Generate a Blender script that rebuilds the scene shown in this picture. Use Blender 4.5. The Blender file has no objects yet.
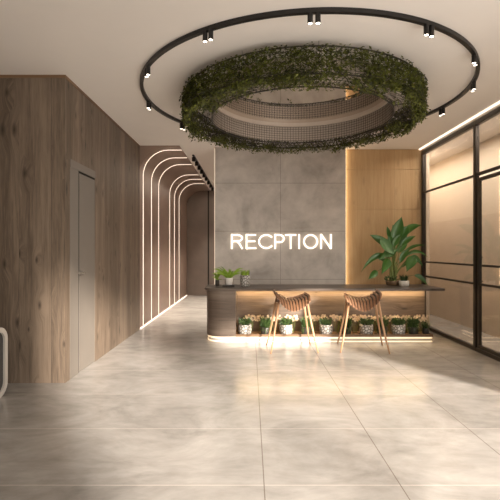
import bpy, math, random
from mathutils import Vector, Matrix
random.seed(7)
C = bpy.context.scene.collection
PI = math.pi

# ------------------------------------------------------------ camera
cd = bpy.data.cameras.new('camera'); cam = bpy.data.objects.new('camera', cd); C.objects.link(cam)
cam.location = (0, 0, 1.4); cam.rotation_euler = (PI/2, 0, 0)
cd.sensor_width = 36; cd.lens = 30.6; cd.clip_start = .05; cd.clip_end = 200
bpy.context.scene.camera = cam
vs = bpy.context.scene.view_settings
vs.view_transform = 'Standard'; vs.look = 'None'; vs.gamma = 1; vs.use_curve_mapping = False
vs.exposure = 0.42

# ------------------------------------------------------------ world, sun and added area fills
w = bpy.data.worlds.new('sky'); bpy.context.scene.world = w; w.use_nodes = True
bg = w.node_tree.nodes['Background']; bg.inputs[0].default_value = (1.0, .93, .86, 1); bg.inputs[1].default_value = 1.6

def light(name, kind, loc, energy, color, direction=None, parent=None, **kw):
    d = bpy.data.lights.new(name, kind); d.energy = energy; d.color = color
    for k, v in kw.items(): setattr(d, k, v)
    o = bpy.data.objects.new(name, d); C.objects.link(o); o.location = loc
    if direction is not None: o.rotation_euler = Vector(direction).to_track_quat('-Z', 'Y').to_euler()
    if parent: o.parent = parent
    return o
light('sun', 'SUN', (8, -10, 4), 12, (1.0, .90, .79), (-.50, .86, -.30), angle=math.radians(5))
light('window_fill', 'AREA', (3.5, .75, 1.1), 46, (1.0, .96, .92), (-1, .12, .22), shape='RECTANGLE', size=4.2, size_y=2.0)  # added area fill at the unseen opening, tilted up to brighten the ceiling
light('soft_sun_fill', 'AREA', (4.9, -6.2, 3.4), 520, (1.0, .95, .88), (-.50, .86, -.22), shape='RECTANGLE', size=2.2, size_y=2.0)  # added area light outside, behaving like a wider, softer sun
light('corridor_fill', 'AREA', (-.95, 10.4, 3.1), 14, (1.0, .84, .68), (0, 0, -1), shape='RECTANGLE', size=.9, size_y=5)  # added fill that brightens the corridor; no fitting belongs to it
light('side_room_fill', 'AREA', (3.42, 6.7, 3.18), 76, (1.0, .91, .81), (0, 0, -1), shape='RECTANGLE', size=.25, size_y=7.0)  # added fill that brightens the side room, without a fitting

# ------------------------------------------------------------ node helpers
class NT:
    def __init__(s, name):
        s.m = bpy.data.materials.new(name); s.m.use_nodes = True; s.t = s.m.node_tree
        s.b = s.t.nodes['Principled BSDF']; s.out = s.t.nodes['Material Output']
        s.tc = None
    def n(s, typ, **kw):
        x = s.t.nodes.new(typ)
        for k, v in kw.items(): setattr(x, k, v)
        return x
    def l(s, a, b): s.t.links.new(a, b)
    def put(s, sock, v):
        if isinstance(v, bpy.types.NodeSocket): s.l(v, sock)
        else: sock.default_value = v
    def math(s, op, a, b=0.0, c=None, clamp=False):
        x = s.n('ShaderNodeMath', operation=op); x.use_clamp = clamp
        s.put(x.inputs[0], a); s.put(x.inputs[1], b)
        if c is not None: s.put(x.inputs[2], c)
        return x.outputs[0]
    def obj(s):
        if not s.tc: s.tc = s.n('ShaderNodeTexCoord')
        return s.tc.outputs['Object']
    def xyz(s):
        x = s.n('ShaderNodeSeparateXYZ'); s.l(s.obj(), x.inputs[0]); return x.outputs
    def comb(s, a, b, c):
        x = s.n('ShaderNodeCombineXYZ'); s.put(x.inputs[0], a); s.put(x.inputs[1], b); s.put(x.inputs[2], c); return x.outputs[0]
    def noise(s, vec, scale, detail=4, rough=.55, dist=0):
        x = s.n('ShaderNodeTexNoise'); s.l(vec, x.inputs['Vector'])
        x.inputs['Scale'].default_value = scale; x.inputs['Detail'].default_value = detail
        x.inputs['Roughness'].default_value = rough; x.inputs['Distortion'].default_value = dist
        return x.outputs['Fac']
    def ramp(s, fac, stops):
        x = s.n('ShaderNodeValToRGB'); s.l(fac, x.inputs[0]); e = x.color_ramp.elements
        while len(e) < len(stops): e.new(.5)
        for i, (p, c) in enumerate(stops):
            e[i].position = p; e[i].color = (*c, 1) if len(c) == 3 else c
        return x.outputs[0]
    def mix(s, fac, a, b, mode='MIX'):
        x = s.n('ShaderNodeMix', data_type='RGBA', blend_type=mode)
        s.put(x.inputs[0], fac)
        for k, v in ((6, a), (7, b)):
            if isinstance(v, tuple): v = (*v, 1) if len(v) == 3 else v
            s.put(x.inputs[k], v)
        return x.outputs[2]
    def mapr(s, v, a, b, c, d):
        x = s.n('ShaderNodeMapRange'); s.put(x.inputs[0], v)
        for i, q in enumerate((a, b, c, d)): x.inputs[i+1].default_value = q
        return x.outputs[0]
    def bump(s, h, strength=.2, dist=.01):
        x = s.n('ShaderNodeBump'); x.inputs['Strength'].default_value = strength; x.inputs['Distance'].default_value = dist
        s.l(h, x.inputs['Height']); s.l(x.outputs[0], s.b.inputs['Normal'])

def plain(name, col, rough=.5, metal=0, var=.08, scale=14, spec=.5):
    t = NT(name)
    f = t.noise(t.obj(), scale, 3)
    c2 = tuple(min(1, c*(1+var)) for c in col); c1 = tuple(c*(1-var) for c in col)
    t.l(t.ramp(f, [(.3, c1), (.7, c2)]), t.b.inputs['Base Color'])
    t.b.inputs['Roughness'].default_value = rough; t.b.inputs['Metallic'].default_value = metal
    t.b.inputs['Specular IOR Level'].default_value = spec
    return t.m
def emit(name, col, strength):
    t = NT(name)
    t.b.inputs['Base Color'].default_value = (.8, .8, .8, 1)
    t.b.inputs['Emission Color'].default_value = (*col, 1); t.b.inputs['Emission Strength'].default_value = strength
    return t.m
def wood(name, along, dark, mid, light_, plank=.36, rough=.5, knots=1.0, kscale=1.5, grain=1.0):
    t = NT(name); X = t.xyz()
    if along == 'z': across = t.math('ADD', X[0], X[1]); al = X[2]
    elif along == 'x': across = t.math('ADD', X[1], X[2]); al = X[0]
    elif along == 'h': across = X[2]; al = t.math('ADD', X[0], X[1])
    else: across = t.math('ADD', X[0], X[2]); al = X[1]
    pid = t.math('FLOOR', t.math('DIVIDE', across, plank))
    wn = t.n('ShaderNodeTexWhiteNoise', noise_dimensions='1D'); t.l(pid, wn.inputs['W'])
    al2 = t.math('ADD', al, t.math('MULTIPLY', wn.outputs[0], 37.0))
    # knots pull the grain around them
    kv = t.comb(t.math('MULTIPLY', across, 2.2*kscale), t.math('MULTIPLY', al2, .85*kscale), 0.0)
    vo = t.n('ShaderNodeTexVoronoi', feature='F1', voronoi_dimensions='2D'); t.l(kv, vo.inputs['Vector']); vo.inputs['Scale'].default_value = 1
    pick = t.n('ShaderNodeSeparateColor'); t.l(vo.outputs['Color'], pick.inputs[0])
    on = t.math('GREATER_THAN', pick.outputs[0], .25)
    size = t.mapr(pick.outputs[1], 0, 1, .05, .15)
    kd = t.math('DIVIDE', vo.outputs['Distance'], size)
    knot = t.math('MULTIPLY', t.math('MULTIPLY', t.mapr(kd, 1.0, .1, 0, 1), on), knots)
    halo = t.math('MULTIPLY', t.math('MULTIPLY', t.mapr(kd, 3.0, .5, 0, 1), on), .06*knots)
    gv = t.comb(t.math('ADD', across, halo), t.math('MULTIPLY', al2, .045), wn.outputs[0])
    g1 = t.noise(gv, 26*grain, 5, .65, .3)
    g2 = t.noise(gv, 5*grain, 3, .5, .6)
    g3 = t.noise(gv, 110*grain, 3, .6)
    f = t.math('ADD', t.math('MULTIPLY', g1, .45), t.math('ADD', t.math('MULTIPLY', g2, .4), t.math('MULTIPLY', g3, .25)))
    f = t.math('ADD', f, t.mapr(wn.outputs[0], 0, 1, -.08, .08))
    col = t.ramp(f, [(.36, dark), (.52, mid), (.70, light_)])
    col = t.mix(t.math('MULTIPLY', knot, .8, clamp=True), col, tuple(c*.32 for c in dark))
    seam = t.math('LESS_THAN', t.math('FRACT', t.math('DIVIDE', across, plank)), .004/plank)
    col = t.mix(t.math('MULTIPLY', seam, .5), col, tuple(c*.5 for c in dark))
    t.l(col, t.b.inputs['Base Color']); t.b.inputs['Roughness'].default_value = rough
    t.b.inputs['Specular IOR Level'].default_value = .35
    t.bump(f, .15, .004)
    return t.m

# ------------------------------------------------------------ materials
M = {}
M['wood_wall'] = wood('weathered oak boards', 'z', (.058, .042, .030), (.125, .092, .066), (.220, .165, .120), plank=.34, kscale=1.9, grain=1.4)
M['wood_desk'] = wood('grey brown desk oak', 'h', (.065, .047, .035), (.128, .095, .073), (.20, .155, .122), plank=.33, kscale=2.2)
M['wood_top'] = wood('grey oak countertop', 'x', (.055, .041, .033), (.095, .073, .059), (.14, .11, .09), plank=.5, kscale=1.5, rough=.35)
M['wood_panel'] = wood('golden plywood panels', 'z', (.37, .235, .115), (.48, .315, .16), (.56, .39, .215), plank=1.3, knots=.25, rough=.6)
M['wood_trim'] = wood('brown oak trim', 'x', (.10, .055, .03), (.17, .10, .055), (.22, .13, .07), plank=2)
M['stool_wood'] = wood('warm oak slats', 'y', (.11, .052, .026), (.22, .108, .056), (.32, .175, .10), plank=3, knots=.1, rough=.4)
M['slat_gap_shade'] = plain('dark brown slat gap shade', (.035, .018, .010), .6)
M['stool_leg'] = wood('pale oak legs', 'z', (.25, .13, .065), (.36, .20, .11), (.46, .28, .16), plank=3, knots=.1, rough=.4)
M['stool_end'] = wood('pale oak slat ends', 'z', (.45, .27, .16), (.6, .38, .24), (.72, .5, .34), plank=3, knots=0, rough=.4)
M['ceiling'] = plain('matte beige ceiling paint', (.84, .79, .74), .9, var=.015, scale=2)
M['plaster'] = plain('beige wall paint', (.62, .53, .43), .8, var=.02, scale=3)
M['plaster_low'] = plain('taupe lower wall', (.55, .46, .37), .8, var=.03, scale=3)
M['bronze'] = plain('satin brown wall panels', (.33, .235, .185), .38, .2, var=.06, scale=1.2)
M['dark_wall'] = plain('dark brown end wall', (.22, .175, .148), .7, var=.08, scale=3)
M['door'] = plain('greige door lacquer', (.17, .148, .126), .5, var=.03, scale=4)
M['dark'] = plain('near black gap shade', (.015, .012, .010), .8)
M['black'] = plain('black metal', (.018, .016, .015), .4, .3)
M['frame'] = plain('dark bronze aluminium', (.035, .027, .022), .4, .5)
M['chrome'] = plain('brushed steel', (.55, .52, .48), .3, 1)
M['white'] = plain('white lacquer', (.50, .46, .41), .35, var=.02)
M['white_pot'] = plain('white ceramic', (.72, .68, .62), .4, var=.03)
M['dark_pot'] = plain('dark glazed ceramic', (.045, .038, .033), .3, var=.2, scale=40)
M['brown_pot'] = plain('brown clay', (.16, .10, .05), .6, var=.15, scale=30)
M['soil'] = plain('potting soil', (.03, .02, .012), .95, var=.4, scale=60)
M['fabric'] = plain('charcoal upholstery', (.05, .045, .042), .9, var=.15, scale=80)
M['wire'] = plain('dark wire', (.06, .052, .045), .5, .4)
M['hoop'] = plain('pale metal hoop', (.55, .47, .40), .45, .1, var=.03)
M['flower'] = plain('cream petals', (.74, .60, .44), .7, var=.15, scale=50)
M['led'] = emit('warm led line', (1.0, .76, .50), 5)
M['led_arch'] = emit('warm white led line', (1.0, .80, .62), 1.15)
M['return_glow'] = emit('dim side return glow', (1.0, .78, .56), .6)
M['led_desk'] = emit('amber led line', (1.0, .68, .34), 17)
M['led_plinth'] = emit('amber plinth led', (1.0, .70, .38), .75)
M['sign'] = emit('lit sign letters', (1.0, .86, .68), 1.15)
M['lamp'] = emit('lamp face', (1.0, .88, .72), 6)

def leafmat(name, a, b, rough=.45):
    t = NT(name); f = t.noise(t.obj(), 9, 3)
    g = t.n('ShaderNodeNewGeometry'); f2 = t.math('ADD', t.math('MULTIPLY', f, .5), t.math('MULTIPLY', g.outputs['Random Per Island'], .5))
    t.l(t.ramp(f2, [(.25, a), (.75, b)]), t.b.inputs['Base Color'])
    t.b.inputs['Roughness'].default_value = rough
    return t.m
M['vine'] = leafmat('hanging vine leaves', (.014, .017, .003), (.150, .165, .018), .55)
M['leaf_big'] = leafmat('broad glossy leaves', (.014, .065, .016), (.075, .19, .03), .3)
M['leaf_bright'] = leafmat('bright fern green', (.14, .25, .02), (.34, .50, .06))
M['leaf_dark'] = leafmat('dark grass green', (.018, .04, .010), (.07, .12, .03))
M['stem'] = plain('green stems', (.16, .20, .05), .5)

def mosaic():
    t = NT('white mosaic pot'); X = t.xyz()
    ang = t.math('ARCTAN2', X[1], X[0])
    v = t.comb(t.math('MULTIPLY', ang, .10), X[2], 0.0)
    vo = t.n('ShaderNodeTexVoronoi', feature='DISTANCE_TO_EDGE', voronoi_dimensions='2D'); t.l(v, vo.inputs['Vector']); vo.inputs['Scale'].default_value = 24
    e = t.math('LESS_THAN', vo.outputs['Distance'], .17)
    t.l(t.mix(e, (.56, .53, .49), (.16, .14, .12)), t.b.inputs['Base Color']); t.b.inputs['Roughness'].default_value = .4
    return t.m
M['mosaic'] = mosaic()

def concrete():
    t = NT('grey concrete wall slabs'); X = t.xyz()
    a = t.noise(t.obj(), 1.3, 8, .62, .6); b = t.noise(t.obj(), 6, 6, .6)
    f = t.math('ADD', t.math('MULTIPLY', a, .75), t.math('MULTIPLY', b, .25))
    col = t.ramp(f, [(.33, (.34, .305, .27)), (.5, (.50, .455, .41)), (.68, (.64, .585, .53))])
    sx = t.math('LESS_THAN', t.math('ABSOLUTE', t.math('SUBTRACT', X[0], .545)), .004)
    zz = t.math('FRACT', t.math('DIVIDE', t.math('SUBTRACT', X[2], .012), .86))
    sz = t.math('LESS_THAN', zz, .009)
    col = t.mix(t.math('MULTIPLY', t.math('MAXIMUM', sx, sz), .55), col, (.09, .075, .06))
    t.l(col, t.b.inputs['Base Color']); t.b.inputs['Roughness'].default_value = .7
    t.bump(f, .1, .01); return t.m
M['concrete'] = concrete()

def floor_mat():
    t = NT('polished stone floor tiles'); X = t.xyz()
    mp = t.n('ShaderNodeMapping'); t.l(t.obj(), mp.inputs[0]); mp.inputs['Scale'].default_value = (1, 1.7, 1); mp.inputs['Rotation'].default_value = (0, 0, .5)
    a = t.noise(mp.outputs[0], 1.1, 9, .66, .9); b = t.noise(mp.outputs[0], 5, 6, .6, .3)
    f = t.math('ADD', t.math('MULTIPLY', a, .7), t.math('MULTIPLY', b, .3))
    col = t.ramp(f, [(.34, (.24, .225, .208)), (.5, (.345, .325, .302)), (.66, (.44, .415, .39))])
    fx = t.math('DIVIDE', t.math('SUBTRACT', X[0], .084), .812)
    dx = t.math('MULTIPLY', t.math('ABSOLUTE', t.math('SUBTRACT', fx, t.math('ROUND', fx))), .812)
    jx = t.math('MULTIPLY', t.math('LESS_THAN', dx, .0032), t.math('GREATER_THAN', X[0], -.2))
    fy = t.math('DIVIDE', t.math('SUBTRACT', X[1], 2.53), .80)
    dy = t.math('MULTIPLY', t.math('ABSOLUTE', t.math('SUBTRACT', fy, t.math('ROUND', fy))), .80)
    jy = t.math('LESS_THAN', dy, .004)
    col = t.mix(t.math('MULTIPLY', jy, .55), col, (.62, .56, .50))
    col = t.mix(t.math('MULTIPLY', jx, .75), col, (.13, .10, .08))
    t.l(col, t.b.inputs['Base Color'])
    t.b.inputs['Roughness'].default_value = .22
    t.b.inputs['Specular IOR Level'].default_value = .6
    return t.m
M['floor'] = floor_mat()

def glass_mat():
    t = NT('clear window glass')
    tr = t.n('ShaderNodeBsdfTransparent'); tr.inputs[0].default_value = (.95, .93, .90, 1)
    gl = t.n('ShaderNodeBsdfGlossy'); gl.inputs['Roughness'].default_value = .02
    fr = t.n('ShaderNodeFresnel'); ge = t.n('ShaderNodeNewGeometry'); t.l(t.mapr(ge.outputs['Backfacing'], 0, 1, 1.5, 1/1.5), fr.inputs[0])
    mx = t.n('ShaderNodeMixShader'); t.l(fr.outputs[0], mx.inputs[0]); t.l(tr.outputs[0], mx.inputs[1]); t.l(gl.outputs[0], mx.inputs[2])
    t.l(mx.outputs[0], t.out.inputs['Surface']); return t.m
M['glass'] = glass_mat()
def mirror_mat():
    t = NT('bronze tinted mirror'); t.b.inputs['Base Color'].default_value = (.74, .68, .62, 1)
    t.b.inputs['Metallic'].default_value = 1; t.b.inputs['Roughness'].default_value = .04; return t.m
M['mirror'] = mirror_mat()

# ------------------------------------------------------------ mesh helpers
class MB:
    def __init__(s): s.v = []; s.f = []; s.mi = []; s.cur = 0
    def add(s, vs_, fs):
        o = len(s.v); s.v += [tuple(p) for p in vs_]
        s.f += [tuple(i+o for i in f) for f in fs]; s.mi += [s.cur]*len(fs); return s
    def box(s, x0, x1, y0, y1, z0, z1):
        p = [(x, y, z) for z in (z0, z1) for y in (y0, y1) for x in (x0, x1)]
        return s.add(p, [(0, 2, 3, 1), (4, 5, 7, 6), (0, 1, 5, 4), (2, 6, 7, 3), (0, 4, 6, 2), (1, 3, 7, 5)])
    def bbox(s, x0, x1, y0, y1, z0, z1, b=.004):
        # box with chamfered vertical and horizontal edges (three stacked rings)
        def ring(z, k): return [(x0+k+b, y0+k, z), (x1-k-b, y0+k, z), (x1-k, y0+k+b, z), (x1-k, y1-k-b, z), (x1-k-b, y1-k, z), (x0+k+b, y1-k, z), (x0+k, y1-k-b, z), (x0+k, y0+k+b, z)]
        return s.loft([ring(z0, b), ring(z0+b, 0), ring(z1-b, 0), ring(z1, b)])
    def loft(s, rings, cap=True, closed=True):
        n = len(rings[0]); o = []
        fs = []
        for i in range(len(rings)-1):
            for j in range(n if closed else n-1):
                k = (j+1) % n
                fs.append((i*n+j, i*n+k, (i+1)*n+k, (i+1)*n+j))
        if cap:
            fs.append(tuple(reversed(range(n)))); m = (len(rings)-1)*n; fs.append(tuple(range(m, m+n)))
        return s.add([p for r in rings for p in r], fs)
    def prism(s, outline, z0, z1):
        return s.loft([[(x, y, z0) for x, y in outline], [(x, y, z1) for x, y in outline]])
    def lathe(s, prof, n=24, c=(0, 0, 0), cap=True):
        rings = [[(c[0]+r*math.cos(2*PI*j/n), c[1]+r*math.sin(2*PI*j/n), c[2]+z) for j in range(n)] for r, z in prof]
        return s.loft(rings, cap)
    def tube(s, pts, rad, n=8, cap=True, closed=False):
        pts = [Vector(p) for p in pts]; N = len(pts)
        if not hasattr(rad, '__len__'): rad = [rad]*N
        rings = []; up = None
        for i, p in enumerate(pts):
            a = pts[(i-1) % N] if (closed or i) else p; b = pts[(i+1) % N] if (closed or i < N-1) else p
            d = (b-a).normalized()
            if up is None:
                up = Vector((0, 0, 1)) if abs(d.z) < .9 else Vector((1, 0, 0))
            sx = d.cross(up).normalized(); up = sx.cross(d).normalized()
            rings.append([p+(sx*math.cos(2*PI*j/n)+up*math.sin(2*PI*j/n))*rad[i] for j in range(n)])
        if closed: rings.append(rings[0])
        return s.loft(rings, cap and not closed)
    def hoop(s, cx, cy, r0, r1, z0, z1, n=128):
        rings = []
        for i in range(n+1):
            a = 2*PI*i/n; ca, sa = math.cos(a), math.sin(a)
            rings.append([(cx+r*ca, cy+r*sa, z) for r, z in ((r0, z0), (r1, z0), (r1, z1), (r0, z1))])
        return s.loft(rings, False)
    def leaf(s, base, tip, width, bend=.15, wdir=None, n=7, fold=.25, up=Vector((0, 0, 1))):
        base = Vector(base); tip = Vector(tip); d = tip-base; L = d.length
        if wdir is None: wdir = d.cross(Vector((0, 1, 0)))
        wdir = Vector(wdir); wdir = (wdir - d*(wdir.dot(d)/d.dot(d))).normalized()
        nrm = wdir.cross(d).normalized()
        if nrm.z < 0: nrm = -nrm
        vs_ = []; fs = []
        for i in range(n+1):
            t = i/n; c = base+d*t+Vector(up)*bend*L*4*t*(1-t)*.5
            wv = width*.5*(math.sin(PI*min(1, t*1.02+.02)**.8)**.8 if 0 < t < 1 else .03)
            vs_ += [c-wdir*wv+nrm*fold*wv, c-wdir*wv*.5+nrm*fold*wv*.35, c, c+wdir*wv*.5+nrm*fold*wv*.35, c+wdir*wv+nrm*fold*wv]
        for i in range(n):
            for j in range(4):
                a = i*5+j; fs.append((a, a+1, a+6, a+5))
        return s.add(vs_, fs)
    def blade(s, base, tip, w, bend=.3, n=4):
        base = Vector(base); tip = Vector(tip); d = tip-base
        sd = d.cross(Vector((0, 0, 1))); sd = sd.normalized() if sd.length > 1e-5 else Vector((1, 0, 0))
        vs_ = []
        for i in range(n+1):
            t = i/n; c = base+d*t+Vector((0, 0, 1))*bend*d.length*2*t*(1-t)
            ww = w*(1-t**1.6)*.5+.0006
            vs_ += [c-sd*ww, c+sd*ww]
        return s.add(vs_, [(2*i, 2*i+1, 2*i+3, 2*i+2) for i in range(n)])
    def build(s, name, mat, parent=None, smooth=False, loc=None, **props):
        me = bpy.data.meshes.new(name); me.from_pydata(s.v, [], s.f)
        mats = mat if isinstance(mat, (list, tuple)) else [mat]
        for m in mats: me.materials.append(M[m] if isinstance(m, str) else m)
        if len(mats) > 1: me.polygons.foreach_set('material_index', s.mi)
        if smooth: me.polygons.foreach_set('use_smooth', [True]*len(me.polygons))
        me.update()
        o = bpy.data.objects.new(name, me); C.objects.link(o)
        if loc: o.location = loc
        if parent: o.parent = parent
        for k, v in props.items(): o[k] = v
        return o

def struct(name, mb, mat, parent=None, **kw):
    o = mb.build(name, mat, parent, **kw)
    if not parent: o['kind'] = 'structure'
    return o
def empty(name, loc=(0, 0, 0), rz=0, **props):
    o = bpy.data.objects.new(name, None); C.objects.link(o); o.location = loc; o.rotation_euler = (0, 0, rz); o.empty_display_size = .1
    for k, v in props.items(): o[k] = v
    return o
def thing(name, label, cat, loc=(0, 0, 0), rz=0, group=None):
    o = empty(name, loc, rz, label=label, category=cat)
    if group: o['group'] = group
    return o
def tag(o, label, cat, group=None):
    o['label'] = label; o['category'] = cat
    if group: o['group'] = group
    return o
def children(o): return [c for c in C.objects if c.parent == o]
def copy_tree(o, parent=None):
    c = o.copy(); C.objects.link(c); c.parent = parent
    for ch in children(o): copy_tree(ch, c)
    return c

# ============================================================ THE SETTING
XL, XR, ZC = -1.945, 3.15, 3.24
YN, YF = 4.47, 7.49            # near and far ends of the wood block on the left
struct('floor', MB().box(-5.1, 4.4, -1.6, 13.3, -.1, 0), 'floor')
struct('ceiling', MB().box(-5.1, 4.4, -1.6, 13.3, ZC, ZC+.1), 'ceiling')
# left wood block: face towards the camera and the face along the room with the door opening
DY0, DY1, DZ = 4.59, 5.335, 2.385
struct('wall_left_front', MB().box(-5.0, XL-.12, YN, YN+.12, 0, ZC), 'wood_wall')
m = MB(); m.box(XL-.12, XL, YN, DY0, 0, ZC); m.box(XL-.12, XL, DY0, DY1, DZ, ZC); m.box(XL-.12, XL, DY1, YF, 0, ZC)
struct('wall_left', m, 'wood_wall')
m = MB(); m.box(-5.0, XL+.008, YN-.008, YN, ZC-.03, ZC); m.box(XL, XL+.008, YN, YF, ZC-.03, ZC)
struct('top_strip', m, 'wood_trim')  # thin warm brown strip along the top edge of the oak wall
struct('wall_far_left', MB().box(-5.1, -5.0, -1.6, YN+.12, 0, ZC), 'plaster')
struct('wall_rear', MB().box(-5.0, 1.49, -1.6, -1.5, 0, ZC), 'plaster')
# door in the wood wall
d = empty('door_1', (XL, DY0, 0), kind='structure')
def loc(m_, o):  # helper: world-space mesh under an empty that has a location
    m_.v = [(p[0]-o.location.x, p[1]-o.location.y, p[2]-o.location.z) for p in m_.v]; return m_
m = MB(); m.box(XL-.10, XL+.002, DY0, DY0+.225, 0, 2.30); m.box(XL-.10, XL+.006, DY0, DY1, 2.30, DZ)
loc(m, d).build('door_frame', 'door', d)
loc(MB().box(XL-.06, XL-.003, DY0+.262, DY1, .006, 2.275), d).build('door_leaf', 'door', d)
loc(MB().box(XL-.10, XL-.007, DY0+.225, DY0+.262, 0, 2.30).box(XL-.10, XL-.007, DY0+.262, DY1, 2.275, 2.30), d).build('door_gap_shade', 'dark', d)  # dark filler set almost flush, painting the shade of the door gap
m = MB(); m.tube([(XL-.02, DY0+.27, 1.14), (XL+.05, DY0+.27, 1.14), (XL+.05, DY0+.15, 1.14)], .008); m.lathe([(.0, 0), (.022, 0), (.022, .006), (0, .006)], 16)
loc(MB().tube([(XL-.02, DY0+.265, 1.14), (XL+.045, DY0+.265, 1.14), (XL+.05, DY0+.25, 1.14), (XL+.05, DY0+.14, 1.14)], .013), d).build('door_handle', 'chrome', d)

# corridor wall with a quarter-round cove up to the ceiling
R = .47; XC1 = -1.24; ZT = ZC-.02
def arch(off=0.0, n=14):
    """profile of the wall face: up, round the cove, along the top; off moves it into the room"""
    r = R-off; cx, cz = XL+R, ZT-R
    p = [(XL+off, 0.0)]
    for i in range(n+1):
        a = PI-(PI/2)*i/n; p.append((cx+r*math.cos(a), cz+r*math.sin(a)))
    p.append((XC1, ZT-off)); return p
YE = 13.1
prof = arch(); back = [(XC1, ZC), (XL-.1, ZC), (XL-.1, 0)]
m = MB(); poly = prof+back
m.loft([[(x, YF, z) for x, z in poly], [(x, YE, z) for x, z in poly]])
o = struct('wall_corridor_left', m, 'bronze')
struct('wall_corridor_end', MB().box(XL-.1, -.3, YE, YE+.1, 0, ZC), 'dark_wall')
struct('trim_2', MB().box(-1.30, -1.26, YE-.03, YE, 0, ZC), 'black')
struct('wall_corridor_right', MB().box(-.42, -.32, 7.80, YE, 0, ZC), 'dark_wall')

# reception backdrop
WY = 7.60
struct('wall_reception', MB().bbox(-.626, 1.716, WY, WY+.10, 0, ZC, .003), 'concrete')
m = MB()
for k in range(5):
    z0 = -.05 + .73*k
    m.bbox(-.42, XR+.06, 7.76, 7.80, max(0, z0)+.002, min(ZC, z0+.73)-.002, .002)
m.box(-.40, XR+.06, 7.772, 7.80, 0, ZC)
struct('wall_back', m, 'wood_panel')

# side room behind the glass
X2 = 3.95
struct('wall_side_room_left', MB().box(XR+.06, XR+.12, 7.74, 10.5, 0, ZC), 'plaster')
struct('wall_side_room_back', MB().box(XR+.06, X2+.1, 10.5, 10.6, 0, ZC), 'plaster')
struct('wall_side_room', MB().box(X2, X2+.1, 3.02, 10.5, 1.99, ZC), 'plaster')
struct('wall_side_room_lower', MB().box(X2-.006, X2+.1, 3.02, 10.5, 0, 1.99), 'plaster_low')  # lower part of the wall in a darker taupe
struct('wall_side_room_end', MB().box(XR+.06, X2+.1, 2.92, 3.02, 0, ZC), 'plaster')

# glazed partition (window_1) with a glazed door
g = empty('window_1', (XR, 5.4, 0), kind='structure')
FW = .05
def gbar(name, y0, y1, z0, z1, x0=XR-.03, x1=XR+.03):
    loc(MB().bbox(x0, x1, y0, y1, z0, z1, .003), g).build(name, 'frame', g)
P0, P1, P2 = 7.71, 5.915, 3.05
for y in (P0, P1, P2): gbar('post', y-.03, y+.03, .0, 3.20)
for y0, y1 in ((P1+.03, P0-.03), (P2+.03, P1-.03)):
    gbar('rail', y0, y1, 3.13, 3.20); gbar('rail', y0, y1, 0, .05)
gbar('rail', P1+.03, P0-.03, 2.425, 2.455, XR-.02, XR+.02)
gbar('rail', P2+.03, P1-.03, 2.425, 2.465, XR-.02, XR+.02)
for z in (1.187, .93): gbar('rail', P1+.03, P0-.03, z-.014, z+.014, XR-.02, XR+.02)
loc(MB().box(XR-.004, XR+.004, P1+.03, P0-.03, .05, 3.13), g).build('pane', 'glass', g)
loc(MB().box(XR-.004, XR+.004, P2+.03, P1-.03, 2.465, 3.13), g).build('pane', 'glass', g)
gd = empty('door_2', (XR, P1, 0), kind='structure')
def dbar(name, y0, y1, z0, z1, x0=XR-.022, x1=XR+.022, mat='frame'):
    loc(MB().bbox(x0, x1, y0, y1, z0, z1, .003), gd).build(name, mat, gd)
E0, E1 = P1-.06, 4.75
dbar('door_frame', E0-.045, E0, .055, 2.39); dbar('door_frame', E1, E1+.045, .055, 2.39)
dbar('door_frame', E1+.045, E0-.045, 2.345, 2.39); dbar('door_frame', E1+.045, E0-.045, .055, .10)
for z in (1.187, .93): dbar('glazing_bar', E1+.045, E0-.045, z-.014, z+.014)
loc(MB().box(XR-.004, XR+.004, E1+.045, E0-.045, .10, 2.345), gd).build('pane', 'glass', gd)
loc(MB().tube([(XR-.03, E0-.15, .98), (XR-.06, E0-.15, .98), (XR-.06, E0-.15, 1.30), (XR-.03, E0-.15, 1.30)], .009), gd).build('door_handle', 'black', gd)
# unseen window opening on the right; its low head is added to block sun
m = MB(); m.box(XR-.03, XR+.06, -1.6, 3.02, 2.2, ZC); m.box(1.49, XR-.03, -1.6, -1.5, 3.19, ZC); m.box(XR-.03, XR+.04, -1.6, -1.53, 0, 3.19)
struct('window_2', m, 'frame')

# ============================================================ LIGHT LINES
arch_y = [7.73, 8.38, 9.04, 10.28, 10.93, 11.64]
who = ['largest and nearest arched light line on the brown corridor wall',
       'second arched light line from the oak wall, inside the nearest one',
       'third arched light line, last of the front three',
       'fourth arched light line, first of the rear three past the gap',
       'fifth arched light line, middle one of the rear three',
       'smallest arched light line, farthest down the corridor wall']
for y, lab in zip(arch_y, who):
    a, b = arch(-.004), arch(.007); hw = .005
    m = MB(); n = len(a)
    rings = [[(a[i][0], y-hw, max(a[i][1], .03)), (a[i][0], y+hw, max(a[i][1], .03)), (b[i][0], y+hw, max(b[i][1], .03)), (b[i][0], y-hw, max(b[i][1], .03))] for i in range(n)]
    m.loft(rings)
    tag(m.build('light_strip', 'led_arch'), 'warm ' + lab, 'light strip', 'arched light lines along the corridor wall')
tag(MB().box(XL, XL+.014, YF+.03, YE-.02, .004, .020).build('floor_light_strip', 'led_arch'),
    'straight light line running along the floor at the foot of the corridor wall', 'light strip')
tag(MB().box(1.718, 1.742, 7.715, 7.755, .02, ZC-.01).build('vertical_light_strip', 'led'),
    'tall vertical light line between grey concrete slab and golden wood wall', 'light strip')
tag(MB().box(-.642, -.634, 7.66, 7.70, .02, ZC-.01).build('vertical_light_strip', 'return_glow'),  # added dim glow standing for the slab's pale side return
    'thin added glow strip for the pale left return of the grey concrete slab', 'light strip')
tag(MB().box(XR-.075, XR-.045, P2, P0+.03, ZC-.022, ZC-.001).build('ceiling_light_strip', 'led_arch'),
    'white light line on the ceiling above the glass partition', 'light strip')

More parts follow.
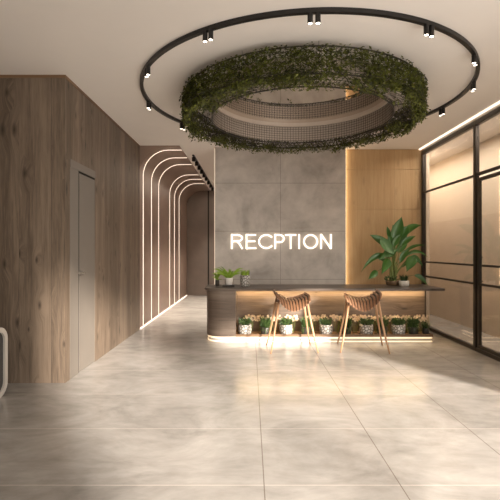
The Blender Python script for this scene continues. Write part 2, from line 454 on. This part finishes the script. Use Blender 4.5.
# ============================================================ RECEPTION SIGN
def ribbon(m, pts, wd, y0, y1, closed=False):
    P = [Vector((x, z)) for x, z in pts]; N = len(P); rings = []
    for i in range(N):
        if closed: a, b = P[(i-1) % N], P[(i+1) % N]
        else: a, b = P[max(0, i-1)], P[min(N-1, i+1)]
        k = 1.0
        if 0 < i < N-1 or closed:
            d1 = (P[i]-a).normalized(); d2 = (b-P[i]).normalized(); t_ = (d1+d2)
            t_ = t_.normalized() if t_.length > 1e-4 else d1
            k = min(1/max(.35, t_.dot(d1)), 2.2)
        else: t_ = (b-a).normalized()
        nn = Vector((-t_.y, t_.x))*wd*.5*k
        l_, r_ = P[i]+nn, P[i]-nn
        rings.append([(l_.x, y0, l_.y), (r_.x, y0, r_.y), (r_.x, y1, r_.y), (l_.x, y1, l_.y)])
    if closed: rings.append(rings[0])
    m.loft(rings, not closed)
def arc(cx, cz, rx, rz, a0, a1, n=16):
    return [(cx+rx*math.cos(math.radians(a0+(a1-a0)*i/n)), cz+rz*math.sin(math.radians(a0+(a1-a0)*i/n))) for i in range(n+1)]
SW = .105; hs = SW/2
def glyph(ch, w_):
    r = w_-hs
    if ch == 'R': return [[(hs, 0), (hs, 1)], [(hs, 1-hs), (.55*w_, 1-hs)]+arc(.60*w_, .735, .33*w_, .735-.535+.0, 90, -90)[0:]+[(hs, .50)], [(.52*w_, .50), (.70*w_, .36), (w_-.04, 0)]]
    if ch == 'P': return [[(hs, 0), (hs, 1)], [(hs, 1-hs), (.55*w_, 1-hs)]+arc(.60*w_, .70, .33*w_, .235, 90, -90)+[(hs, .465)]]
    if ch == 'E': return [[(hs, 0), (hs, 1)], [(hs, 1-hs), (w_-.02, 1-hs)], [(hs, .52), (w_-.06, .52)], [(hs, hs), (w_, hs)]]
    if ch == 'C': rx = (w_-hs)/1.79; return [arc(hs+rx, .5, rx, .5-hs, 38, 322, 28)]
    if ch == 'O': return [arc(w_/2, .5, w_/2-hs, .5-hs, 0, 360, 36)[:-1]]
    if ch == 'T': return [[(0, 1-hs), (w_, 1-hs)], [(w_/2, 0), (w_/2, 1-hs)]]
    if ch == 'I': return [[(hs, 0), (hs, 1)]]
    if ch == 'N': return [[(hs, 0), (hs, 1)], [(hs, .97), (w_-hs, .03)], [(w_-hs, 0), (w_-hs, 1)]]
SY = WY-.035; U = 1.79/435; CH = .262; X0 = (230.9-250)*SY/425; Z0 = 1.4-(248.9-250)*SY/425
sg = thing('reception_sign', 'glowing white letters spelling RECPTION on the grey concrete wall', 'sign', (X0, SY, Z0))
for ch, a, b in (('R', 25, 77), ('E', 89, 135), ('C', 143, 203), ('P', 213, 257), ('T', 259, 308), ('I', 317, 327), ('O', 338, 402), ('N', 412, 461)):
    wl = (b-a)*U/CH; m = MB()
    for st in glyph(ch, wl): ribbon(m, st, SW, 0, .02, closed=(ch == 'O'))
    m.v = [((a-25)*U+x*CH, y, z*CH) for x, y, z in m.v]
    m.box((a-25)*U+.5*wl*CH-.004, (a-25)*U+.5*wl*CH+.004, .02, .034, (.95 if ch in 'TCO' else .50)*CH-.004 if ch != 'N' else .5*CH-.004, (.95 if ch in 'TCO' else .50)*CH+.004 if ch != 'N' else .5*CH+.004)
    m.build('letter', 'sign', sg)

# ============================================================ RECEPTION DESK
dk = thing('reception_desk', 'long grey brown oak reception desk with lit recess and lit plinth', 'desk', (1.1, 6.8, 0))
def D(m_, name, mat, **kw): return loc(m_, dk).build(name, mat, dk, **kw)
def rounded_left(x0, x1, y0, y1, r, rb=None, n=10):
    rb = r if rb is None else rb
    p = [(x1, y0), (x1, y1)]
    p += [(x0+rb+rb*math.cos(a), y1-rb+rb*math.sin(a)) for a in [PI/2+PI/2*i/n for i in range(n+1)]]
    p += [(x0+r+r*math.cos(a), y0+r+r*math.sin(a)) for a in [PI+PI/2*i/n for i in range(n+1)]]
    return p[::-1]
def chamfer_prism(outline_fn, z0, z1, b=.004):
    return MB().loft([[(x, y, z0) for x, y in outline_fn(b)], [(x, y, z0+b) for x, y in outline_fn(0)], [(x, y, z1-b) for x, y in outline_fn(0)], [(x, y, z1) for x, y in outline_fn(b)]])
D(chamfer_prism(lambda b: rounded_left(-.71+b, 2.925-b, 6.38+b, 7.16-b, .26-b, .2-b), .785, .822), 'countertop', 'wood_top')
D(MB().prism(rounded_left(-.675, -.215, 6.42, 7.10, .26, .18), .09, .785), 'end_block', 'wood_desk')
D(MB().box(-.215, 2.79, 6.78, 6.83, .09, .785), 'back_panel', 'wood_desk')
D(MB().box(-.215, 2.74, 6.83, 7.10, .40, .44), 'inner_shelf', 'wood_desk')
D(MB().box(2.72, 2.79, 6.83, 7.10, .09, .785), 'end_panel', 'wood_desk')
m = MB(); m.box(-.215, 2.77, 6.44, 6.78, .09, .102); m.box(-.215, 2.77, 6.425, 6.44, .085, .125); m.box(2.755, 2.77, 6.44, 6.78, .102, .125)
D(m, 'planter_tray', 'wood_trim')
D(MB().prism(rounded_left(-.655, 2.75, 6.45, 7.08, .25, .18), .0, .085), 'plinth', 'white')
o1 = rounded_left(-.665, 2.76, 6.44, 7.09, .26, .18); 
D(MB().prism(o1, .058, .082), 'plinth_glow_band', 'led_plinth')
D(MB().prism(o1, .006, .020), 'plinth_glow_band', 'led_plinth')  # second glowing band added to stand for the strip's reflection
D(MB().box(-.20, 2.77, 6.62, 6.72, .778, .785), 'counter_light_strip', 'led_desk')

# ============================================================ STOOLS
def make_stool(mir, label):
    t = thing('slatted_stool', label, 'stool', (0, 0, 0), 0, 'slatted wooden stools in front of the desk')
    def zu(u): return .685 + (.125 if u*mir < 0 else .075)*(abs(u)/.25)**1.9
    def zv(v): return -.125*max(0, (-v-.03)/.16)**1.7 + .02*max(0, v/.19)
    NS = 12
    for i in range(NS):
        u0 = -.245+.49*i/(NS-1)
        m = MB(); rings = []; hw = .0125; th = .007
        for k in range(11):
            v = -.19+.38*k/10; q = abs(v)/.19
            u = u0*(1-.10*q*q); sl = (zu(u0+.005)-zu(u0-.005))/.01
            tv = Vector((1, 0, sl)).normalized(); nv = Vector((-sl, 0, 1)).normalized()
            c = Vector((u, v, zu(u0)+zv(v)*(1-.45*(abs(u0)/.25)**2)))
            ww = hw*(1+.15*q)
            rings.append([c-tv*ww-nv*th, c+tv*ww-nv*th, c+tv*ww+nv*th, c-tv*ww+nv*th])
        m.loft(rings); m.build('slat', 'stool_wood', t)
    m = MB(); g_ = []
    for k in range(11):
        v = -.180+.36*k/10; row = []
        for j in range(21):
            u0 = -.24+.48*j/20; u = u0*(1-.10*(abs(v)/.19)**2); row.append((u, v, zu(u0)+zv(v)*(1-.45*(abs(u0)/.25)**2)-.010))
        g_.append(row+[(p[0], p[1], p[2]-.007) for p in reversed(row)])
    m.loft(g_); m.build('gap_shade_sheet', 'slat_gap_shade', t)  # added dark sheet that paints the shade between the slats
    for v in (-.115, .115):
        m = MB(); rings = []
        for k in range(15):
            u = -.235+.47*k/14; z = zu(u)+zv(v)*(1-.45*(abs(u)/.25)**2)-.018
            rings.append([(u, v-.012, z-.024), (u, v+.012, z-.024), (u, v+.012, z), (u, v-.012, z)])
        m.loft(rings); m.build('seat_rail', 'stool_wood', t)
    for sx in (-1, 1):
        for sy in (-1, 1):
            m = MB(); z1 = .70
            m.tube([(sx*.325, sy*.265, 0), (sx*.29, sy*.23, .15), (sx*.235, sy*.165, .45), (sx*.195, sy*.125, z1)], [.010, .0125, .017, .019], 10)
            m.build('leg', 'stool_leg', t, smooth=True)
    for sx in (-1, 1):
        m = MB().tube([(sx*.20, -.13, .655), (sx*.20, .13, .655)], .011, 8); m.build('stretcher', 'stool_wood', t, smooth=True)
    return t
st = make_stool(1, 'slatted wooden saddle stool on the left, nearer the countertop ferns')
st.location = (.585, 6.01, 0); st.rotation_euler.z = math.radians(4)
s2 = make_stool(-1, 'slatted wooden saddle stool on the right, nearer the glass partition')
s2.location = (1.59, 6.02, 0); s2.rotation_euler.z = math.radians(-7)

# ============================================================ PLANTS
def tuft(m, c, r, h, n, spread=.6, w=.008, bend=.35, droop=0):
    for i in range(n):
        a = random.uniform(0, 2*PI); rr = r*math.sqrt(random.random())
        b = Vector((c[0]+rr*math.cos(a), c[1]+rr*math.sin(a), c[2]))
        hh = h*random.uniform(.55, 1.0); s = spread*hh*random.uniform(.2, 1)
        tip = b+Vector((s*math.cos(a), s*math.sin(a), hh*(1-droop*random.random()))); tip.z = max(tip.z, .012)
        m.blade(b, tip, w*random.uniform(.7, 1.3), bend)
def bush(m, c, r, h, n, s=.03):
    for i in range(n):
        a = random.uniform(0, 2*PI); rr = r*math.sqrt(random.random()); z = h*random.random()**.7
        b = Vector((c[0]+rr*.7*math.cos(a), c[1]+rr*.7*math.sin(a), c[2]+z*.7))
        d_ = Vector((math.cos(a)*random.uniform(.3, 1), math.sin(a)*random.uniform(.3, 1), random.uniform(.1, 1.1)))*s*random.uniform(.7, 1.5)
        m.leaf(b, b+d_, s*.5, .2, n=3)
POT = [(.001, 0), (.068, 0), (.080, .012), (.086, .06), (.086, .11), (.082, .135), (.074, .135), (.074, .115), (.001, .115)]
def pot_plant(x, y, z, kind, label):
    if kind == 'mosaic':
        t = thing('potted_plant', label, 'potted plant', (x, y, z), 0, 'white mosaic pots in the desk recess')
        MB().lathe([(r*1.18, q*1.15) for r, q in POT], 24).build('pot', 'mosaic', t, smooth=True)
        m = MB(); bush(m, (0, -.01, .14), .115, .11, 170, .036); tuft(m, (0, 0, .13), .07, .12, 50, .7); m.build('foliage', 'leaf_dark', t)
    else:
        t = thing('potted_plant', label, 'potted plant', (x, y, z), 0, 'dark pots between the mosaic pots')
        MB().lathe([(r*.9, q*.85) for r, q in POT], 20).build('pot', 'dark_pot', t, smooth=True)
        m = MB(); tuft(m, (0, 0, .10), .055, .18, 110, .75, .008); tuft(m, (0, 0, .10), .07, .10, 150, 1.2, .008, .3, 2.2)
        bush(m, (0, 0, .10), .095, .15, 220, .036); m.build('foliage', 'leaf_dark', t)
    return t
ord5 = ['first', 'second', 'third', 'fourth', 'fifth']
wx = [245, 286, 326, 366.5, 398.5]; dxs = [265.5, 306, 346, 382, 413]
spots5 = ['beside the solid oak end block', 'behind the left stool', 'midway between the two stools', 'behind the right stool', 'near the glass end of the desk']
for i, px in enumerate(wx):
    pot_plant((px-250)*6.54/425, 6.545, .102, 'mosaic', 'white mosaic pot of dark grass in the desk recess, %s mosaic pot from left' % ord5[i])
for i, px in enumerate(dxs):
    pot_plant((px-250)*6.56/425, 6.555, .102, 'dark', 'dark pot of drooping grass in the desk recess, right of the %s mosaic pot' % ord5[i])
# trailing grass at the far right end
t = thing('trailing_plant', 'dark trailing grass spilling over the right end of the desk recess', 'plant', (2.71, 6.56, .102))
MB().lathe([(r*.6, q*.7) for r, q in POT], 16).build('pot', 'dark_pot', t, smooth=True)
m = MB(); tuft(m, (0, 0, .09), .045, .15, 120, .8, .007, .4, 1.2); m.build('foliage', 'leaf_dark', t)
# cream flowers behind the pots
fx = [250, 262, 275, 292, 313, 322, 337, 355, 362, 376, 391, 406, 420]
def flower_clump(x, y, z, s, lab):
    t = thing('flowering_plant', lab, 'flowers', (x, y, z), 0, 'cream flowers behind the desk pots'); t['kind'] = 'thing'
    m = MB()
    for k in range(12):
        a = random.uniform(0, 2*PI); m.tube([(0.02*math.cos(a), .012*math.sin(a), 0), (.05*math.cos(a), .03*math.sin(a), .12), (.06*s*math.cos(a), .035*math.sin(a), .19)], .0025, 5)
    m.build('stems', 'stem', t)
    m = MB()
    for k in range(34):
        a = random.uniform(0, 2*PI); r = random.random()**.5
        c = Vector((.115*s*r*math.cos(a), .045*r*math.sin(a), .215+random.uniform(-.03, .05)))
        for q in range(7):
            b = 2*PI*q/7+k; d_ = Vector((math.cos(b)*.8, -.3+.3*math.sin(b*3), math.sin(b)*.8))*.024
            m.leaf(c, c+d_, .019, .2, n=2)
    m.build('blossoms', 'flower', t)
names_f = ['above the first mosaic pot', 'left of the second dark grass gap, beside the left stool', 'just left of the left stool legs', 'seen between the legs of the left stool', 'just right of the left stool', 'midway between the stools, over the third mosaic pot', 'between the third mosaic pot and the right stool', 'inside the left legs of the right stool', 'over the fourth mosaic pot', 'inside the right legs of the right stool', 'over the fifth mosaic pot', 'right of the fifth mosaic pot', 'at the far right end of the desk recess']
for px, nm in zip(fx, names_f):
    flower_clump((px-250)*6.7/425, 6.70, .102, random.uniform(.8, 1.15), 'cream flower clump ' + nm)

# plants on the countertop
ZT2 = .8225
t = thing('potted_fern', 'bright green fern in plain white pot on dark square tray', 'potted plant', ((228.7-250)*6.72/425, 6.72, ZT2))
m = MB(); m.bbox(-.095, .095, -.08, .08, 0, .030, .006); m.build('tray', 'dark_pot', t)
MB().lathe([(.001, .030), (.052, .030), (.058, .04), (.068, .12), (.071, .138), (.062, .138), (.06, .125), (.001, .125)], 24).build('pot', 'white_pot', t, smooth=True)
m = MB()
for i in range(80):
    a = random.uniform(0, 2*PI); L = random.uniform(.10, .25); el = random.uniform(-.05, .9)
    b = Vector((.03*math.cos(a), .03*math.sin(a), .125))
    m.leaf(b, b+Vector((L*math.cos(a), L*.8*math.sin(a), .05+L*el*.62)), .014, .45, n=5)
m.build('foliage', 'leaf_bright', t)
t = thing('potted_sprig', 'airy trailing sprig in small dark pot behind the fern at the left end', 'potted plant', ((217.5-250)*6.98/425, 6.93, ZT2))
MB().lathe([(.001, 0), (.03, 0), (.036, .01), (.034, .07), (.028, .09), (.022, .09), (.001, .08)], 16).build('pot', 'dark_pot', t, smooth=True)
m = MB()
for i in range(22):
    a = random.uniform(0, 2*PI); L = random.uniform(.06, .15)
    b = Vector((0, 0, .08)); m.leaf(b, b+Vector((L*math.cos(a)*.8, L*.6*math.sin(a), .06+L*random.uniform(-.6, .8))), .014, .5, n=4)
m.build('foliage', 'leaf_bright', t)
t = thing('potted_plant', 'short bright grass in larger white mottled pot, right of the fern', 'potted plant', ((245-250)*6.72/425, 6.74, ZT2))
MB().lathe([(.001, 0), (.062, 0), (.070, .012), (.078, .10), (.086, .178), (.080, .18), (.074, .16), (.001, .16)], 26).build('pot', 'mosaic', t, smooth=True)
m = MB(); tuft(m, (0, 0, .155), .065, .115, 110, .55, .011, .15); m.build('foliage', 'leaf_bright', t)
t = thing('potted_plant', 'short dark grass in small white round pot under the big leafy plant', 'potted plant', ((404-250)*6.80/425, 6.80, ZT2))
MB().lathe([(.001, 0), (.066, 0), (.076, .012), (.080, .05), (.078, .088), (.070, .088), (.068, .075), (.001, .075)], 24).build('pot', 'white_pot', t, smooth=True)
m = MB(); tuft(m, (0, 0, .075), .06, .12, 110, .6, .009, .2); m.build('foliage', 'leaf_dark', t)

BX, BY = (392.0-250)*7.0/425, 6.98
t = thing('leafy_potted_plant', 'tall leafy plant with broad glossy green leaves at right end of desk', 'potted plant', (BX, BY, ZT2))
MB().lathe([(.001, 0), (.085, 0), (.10, .012), (.112, .06), (.108, .075), (.10, .07), (.001, .06)], 26).build('pot', 'brown_pot', t, smooth=True)
m = MB(); bush(m, (-.04, -.02, .06), .12, .10, 50, .04); m.build('undergrowth', 'leaf_dark', t)
def Q(zx, zy, dy=0):   # point of the plant from its place in a close-up of it
    px, py = 355+.16*zx, 215+.16*zy; Y = BY+dy
    return Vector(((px-250)*Y/425-BX, dy, 1.4-(py-250)*Y/425-ZT2))
LV = [((245, 165), (292, 12), .165, .05, -.04), ((285, 140), (415, 64), .12, .25, .08), ((290, 130), (330, 70), .14, .1, -.02),
      ((225, 205), (92, 124), .115, .12, .05), ((160, 145), (245, 242), .15, -.12, -.16), ((215, 150), (200, 70), .07, .1, .10),
      ((285, 195), (380, 130), .095, .1, -.08), ((215, 275), (165, 372), .15, .25, -.16), ((215, 265), (38, 358), .09, .5, .02),
      ((140, 350), (84, 402), .10, .1, -.10), ((372, 262), (322, 355), .15, .2, -.14), ((340, 265), (425, 322), .08, .45, -.02),
      ((300, 240), (440, 190), .05, .25, .10), ((370, 375), (455, 442), .07, .3, -.10), ((240, 200), (285, 120), .10, .1, -.12),
      ((180, 230), (270, 215), .13, -.35, -.10), ((300, 270), (460, 268), .055, .5, .06), ((250, 210), (205, 120), .10, .05, -.06),
      ((270, 180), (330, 120), .12, .05, .04), ((190, 290), (120, 262), .08, .3, .04), ((250, 230), (175, 160), .13, .2, -.02), ((265, 235), (330, 175), .11, .3, -.04), ((235, 250), (150, 285), .10, .5, -.10), ((280, 300), (345, 215), .10, .3, .02), ((255, 150), (235, 60), .10, .1, .06), ((290, 330), (395, 300), .06, .5, .05)]
for i, (b, tp, wd, bend, dy) in enumerate(LV):
    B, T = Q(b[0], b[1], dy*.6), Q(tp[0], tp[1], dy)
    m = MB()
    tilt = Vector(((T-B).z, random.uniform(-.35, .35)*(T-B).length, -(T-B).x))
    m.leaf(B, T, wd*1.12, bend, wdir=tilt, n=10, fold=.30)
    root = Vector((random.uniform(-.05, .05), random.uniform(-.03, .03), .05))
    if i == 9: root = Q(200, 300, -.05)
    mid = root.lerp(B, .55); mid.x = root.x+(B.x-root.x)*.25; mid.z = root.z+(B.z-root.z)*.62
    m.cur = 1
    pts = [root*(1-q)**2+mid*2*q*(1-q)+B*q*q for q in [k/8 for k in range(9)]]
    m.tube(pts+[B.lerp(T, .12)+Vector((0, 0, bend*(T-B).length*.2))], [.010-.0007*k for k in range(9)]+[.002], 6)
    m.build('leaf', ['leaf_big', 'stem'], t, smooth=True)

# ============================================================ CEILING: TRACK RING
CX, CY = .622, 5.10
tr = thing('ring_track_light', 'large black circular track light with small spotlights on the ceiling', 'track light', (CX, CY, ZC))
MB().hoop(0, 0, 1.845, 1.882, -.035, 0, 160).build('track', 'black', tr)
def spot_head(parent, x, y, zt, r=.021, L=.105, power=9, face=True, cone=75):
    h = MB().lathe([(.001, 0), (r*.5, 0), (r*.5, -.012), (r, -.014), (r, -L), (r*.8, -L), (r*.8, -L+.006), (.001, -L+.006)], 16).build('spotlight', 'black', parent, smooth=False, loc=(x, y, zt))
    if face: MB().lathe([(.001, -L+.004), (r*.78, -L+.004), (r*.78, -L+.001), (.001, -L+.001)], 16).build('lamp_face', 'lamp', h)
    if power: light('spot_beam', 'SPOT', (0, 0, -L-.01), power, (1.0, .88, .74), (0, 0, -1), parent=h, spot_size=math.radians(cone), spot_blend=.8, shadow_soft_size=.02)
for a in (-152, -122, -93.5, -62, -31.75, -4.5, 25.75, 51.5, 74, 100, 128, 155):
    for k, da in enumerate((-.72, .72)):
        q = math.radians(a+.4+da*1.25); spot_head(tr, 1.863*math.sin(q), -1.863*math.cos(q), -.008, power=8 if k == 0 else 0)
# corridor track
ct = thing('corridor_track_light', 'straight row of black spotlights on the ceiling along the corridor', 'track light', (-1.097, 10.3, ZC))
MB().box(-.02, .02, -2.1, 2.2, -.02, 0).build('track', 'black', ct)
for y in (8.28, 8.72, 9.16, 9.62, 10.1, 10.6, 11.2, 11.8, 12.4):
    spot_head(ct, 0, y-10.3, -.02, r=.035, L=.09, power=170, face=False, cone=62)

# ============================================================ CEILING: HANGING GREEN RING
GX, GY = .605, 5.09; RO, RI = 1.36, 1.06; ZB = -.29
gr = thing('hanging_plant_ring', 'large round wire ring covered in hanging green vines under the ceiling', 'hanging planter', (GX, GY, ZC))
MB().lathe([(.001, -.004), (RI-.03, -.004), (RI-.03, -.012), (.001, -.012)], 96).build('mirror_disc', 'mirror', gr)
MB().hoop(0, 0, RI-.03, RI+.004, -.065, -.001, 128).build('hoop', 'hoop', gr)
MB().hoop(0, 0, RI+.015, RI+.021, ZB+.03, -.001, 128).build('liner', 'hoop', gr)
m = MB(); m.hoop(0, 0, RO-.008, RO, -.05, -.04); m.hoop(0, 0, RO-.012, RO, ZB-.006, ZB+.006); m.hoop(0, 0, RI-.006, RI+.006, ZB-.006, ZB+.006)
for k in range(12):
    a = 2*PI*k/12; x, y = (RO-.006)*math.cos(a), (RO-.006)*math.sin(a); m.tube([(x, y, -.04), (x, y, -.001)], .002, 5)
    x2, y2 = RI*math.cos(a), RI*math.sin(a); m.tube([(x, y, ZB), (x2, y2, ZB)], .004, 5)
m.build('frame', 'wire', gr)
def wire_cyl(r, z0, z1, nv, nh, wr):
    m = MB()
    for k in range(nv):
        a = 2*PI*k/nv; m.tube([(r*math.cos(a), r*math.sin(a), z0), (r*math.cos(a), r*math.sin(a), z1)], wr, 3, cap=False)
    for k in range(nh):
        z = z0+(z1-z0)*k/(nh-1); m.tube([(r*math.cos(2*PI*i/96), r*math.sin(2*PI*i/96), z) for i in range(96)], wr, 3, closed=True)
    return m
wire_cyl(RI, ZB, -.065, 170, 8, .0028).build('wire_mesh', 'wire', gr)
wire_cyl(RO-.006, ZB, -.05, 190, 7, .0025).build('wire_mesh', 'wire', gr)
m = MB()
for rr in [RI+.05+.058*k for k in range(6)]:
    m.tube([(rr*math.cos(2*PI*i/96), rr*math.sin(2*PI*i/96), ZB) for i in range(96)], .0025, 3, closed=True)
for k in range(150):
    a = 2*PI*k/150; m.tube([(RI*math.cos(a), RI*math.sin(a), ZB), (RO*math.cos(a), RO*math.sin(a), ZB)], .0025, 3, cap=False)
m.build('wire_mesh', 'wire', gr)
from mathutils import noise as mn
m = MB()
def sprig(a, r, z, n, s):
    """a few leaves hanging from one point of the wire"""
    for k in range(n):
        aa = a+random.gauss(0, .022); r2 = r+random.gauss(0, .014); z2 = z-random.random()*.06
        p = Vector((r2*math.cos(aa), r2*math.sin(aa), z2))
        b = aa+random.choice((-1, 1))*PI/2+random.uniform(-.7, .7)
        L = s*random.uniform(.6, 1.3)
        d_ = Vector((math.cos(b)*L*.8, math.sin(b)*L*.8, random.uniform(-.9, .15)*L))
        up = Vector((random.uniform(-.4, .4), random.uniform(-.4, .4), 1)); sd = d_.cross(up).normalized()*L*.27
        c = p+d_*.45
        m.add([p, c-sd, p+d_, c+sd, c+Vector((0, 0, .12*L))], [(0, 1, 4), (1, 2, 4), (2, 3, 4), (3, 0, 4)])
for i in range(5200):     # outer face
    a = random.uniform(0, 2*PI); z = random.uniform(ZB-.02, -.02)
    if mn.noise(Vector((math.cos(a)*5, math.sin(a)*5, z*6))) < -.45: continue
    sprig(a, RO+random.uniform(-.02, .03), z, 5, .036)
for i in range(2800):     # underside, densest by the outer rim
    a = random.uniform(0, 2*PI); q = random.random()**1.7; r = RO-(RO-RI-.03)*q
    near = .5-.5*math.sin(a)      # side of the ring towards the entrance
    if mn.noise(Vector((math.cos(a)*3.4, math.sin(a)*3.4, r*4))) < .02-.50*near+.75*q*(1-near*.8): continue
    sprig(a, r, ZB+random.uniform(-.005, .05), 5, .034)
for i in range(260):      # longer trailing strands under the outer rim
    a = random.uniform(0, 2*PI); r = RO+random.uniform(-.20, .03)
    near = .5-.5*math.sin(a); L = random.uniform(.01, .05)
    if mn.noise(Vector((math.cos(a)*4, math.sin(a)*4, 3.1))) < -.1: continue
    for k in range(int(L/.025)+1): sprig(a, r, ZB-.02-k*.025, 3, .040)
for ang, dr, n_ in ((172, .10, 26), (160, .06, 14), (178, .05, 12), (8, .07, 12), (95, .05, 12), (60, .06, 12), (-20, .05, 10)):
    for k in range(n_):
        sprig(math.radians(ang)+random.gauss(0, .05), RO+random.uniform(-.06, .02), ZB-random.random()*dr, 4, .042)
m.build('vines', 'vine', gr, kind='stuff')

# ============================================================ ARMCHAIR AT THE LEFT EDGE
ac = thing('armchair', 'white framed rounded armchair with dark upholstery at the left edge', 'armchair', (-2.72, 3.78, 0))
def rr_loop(y0, y1, z0, z1, r, n=6):
    p = []
    for cy, cz, a0 in ((y1-r, z1-r, 0), (y0+r, z1-r, 90), (y0+r, z0+r, 180), (y1-r, z0+r, 270)):
        for k in range(n+1):
            a = math.radians(a0+90*k/n); p.append((cy+r*math.cos(a), cz+r*math.sin(a)))
    return p
for x0 in (.295, -.355):
    o_ = rr_loop(-.37, .37, 0, .665, .13); i_ = rr_loop(-.325, .325, .045, .62, .09)
    m = MB(); n = len(o_)
    rings = [[(x0, o_[k][0], o_[k][1]), (x0+.06, o_[k][0], o_[k][1]), (x0+.06, i_[k][0], i_[k][1]), (x0, i_[k][0], i_[k][1])] for k in range(n)]
    rings.append(rings[0]); m.loft(rings, False); m.build('arm_frame', 'white', ac)
    inn = rr_loop(-.325, .325, .045, .62, .09)
    MB().loft([[(x0+.015, y, z) for y, z in inn], [(x0+.04, y, z) for y, z in inn]]).build('side_panel', 'fabric', ac)
MB().bbox(-.295, .295, -.34, .30, .20, .42, .03).build('seat', 'fabric', ac)
MB().bbox(-.295, .295, .20, .33, .42, .63, .03).build('backrest', 'fabric', ac)
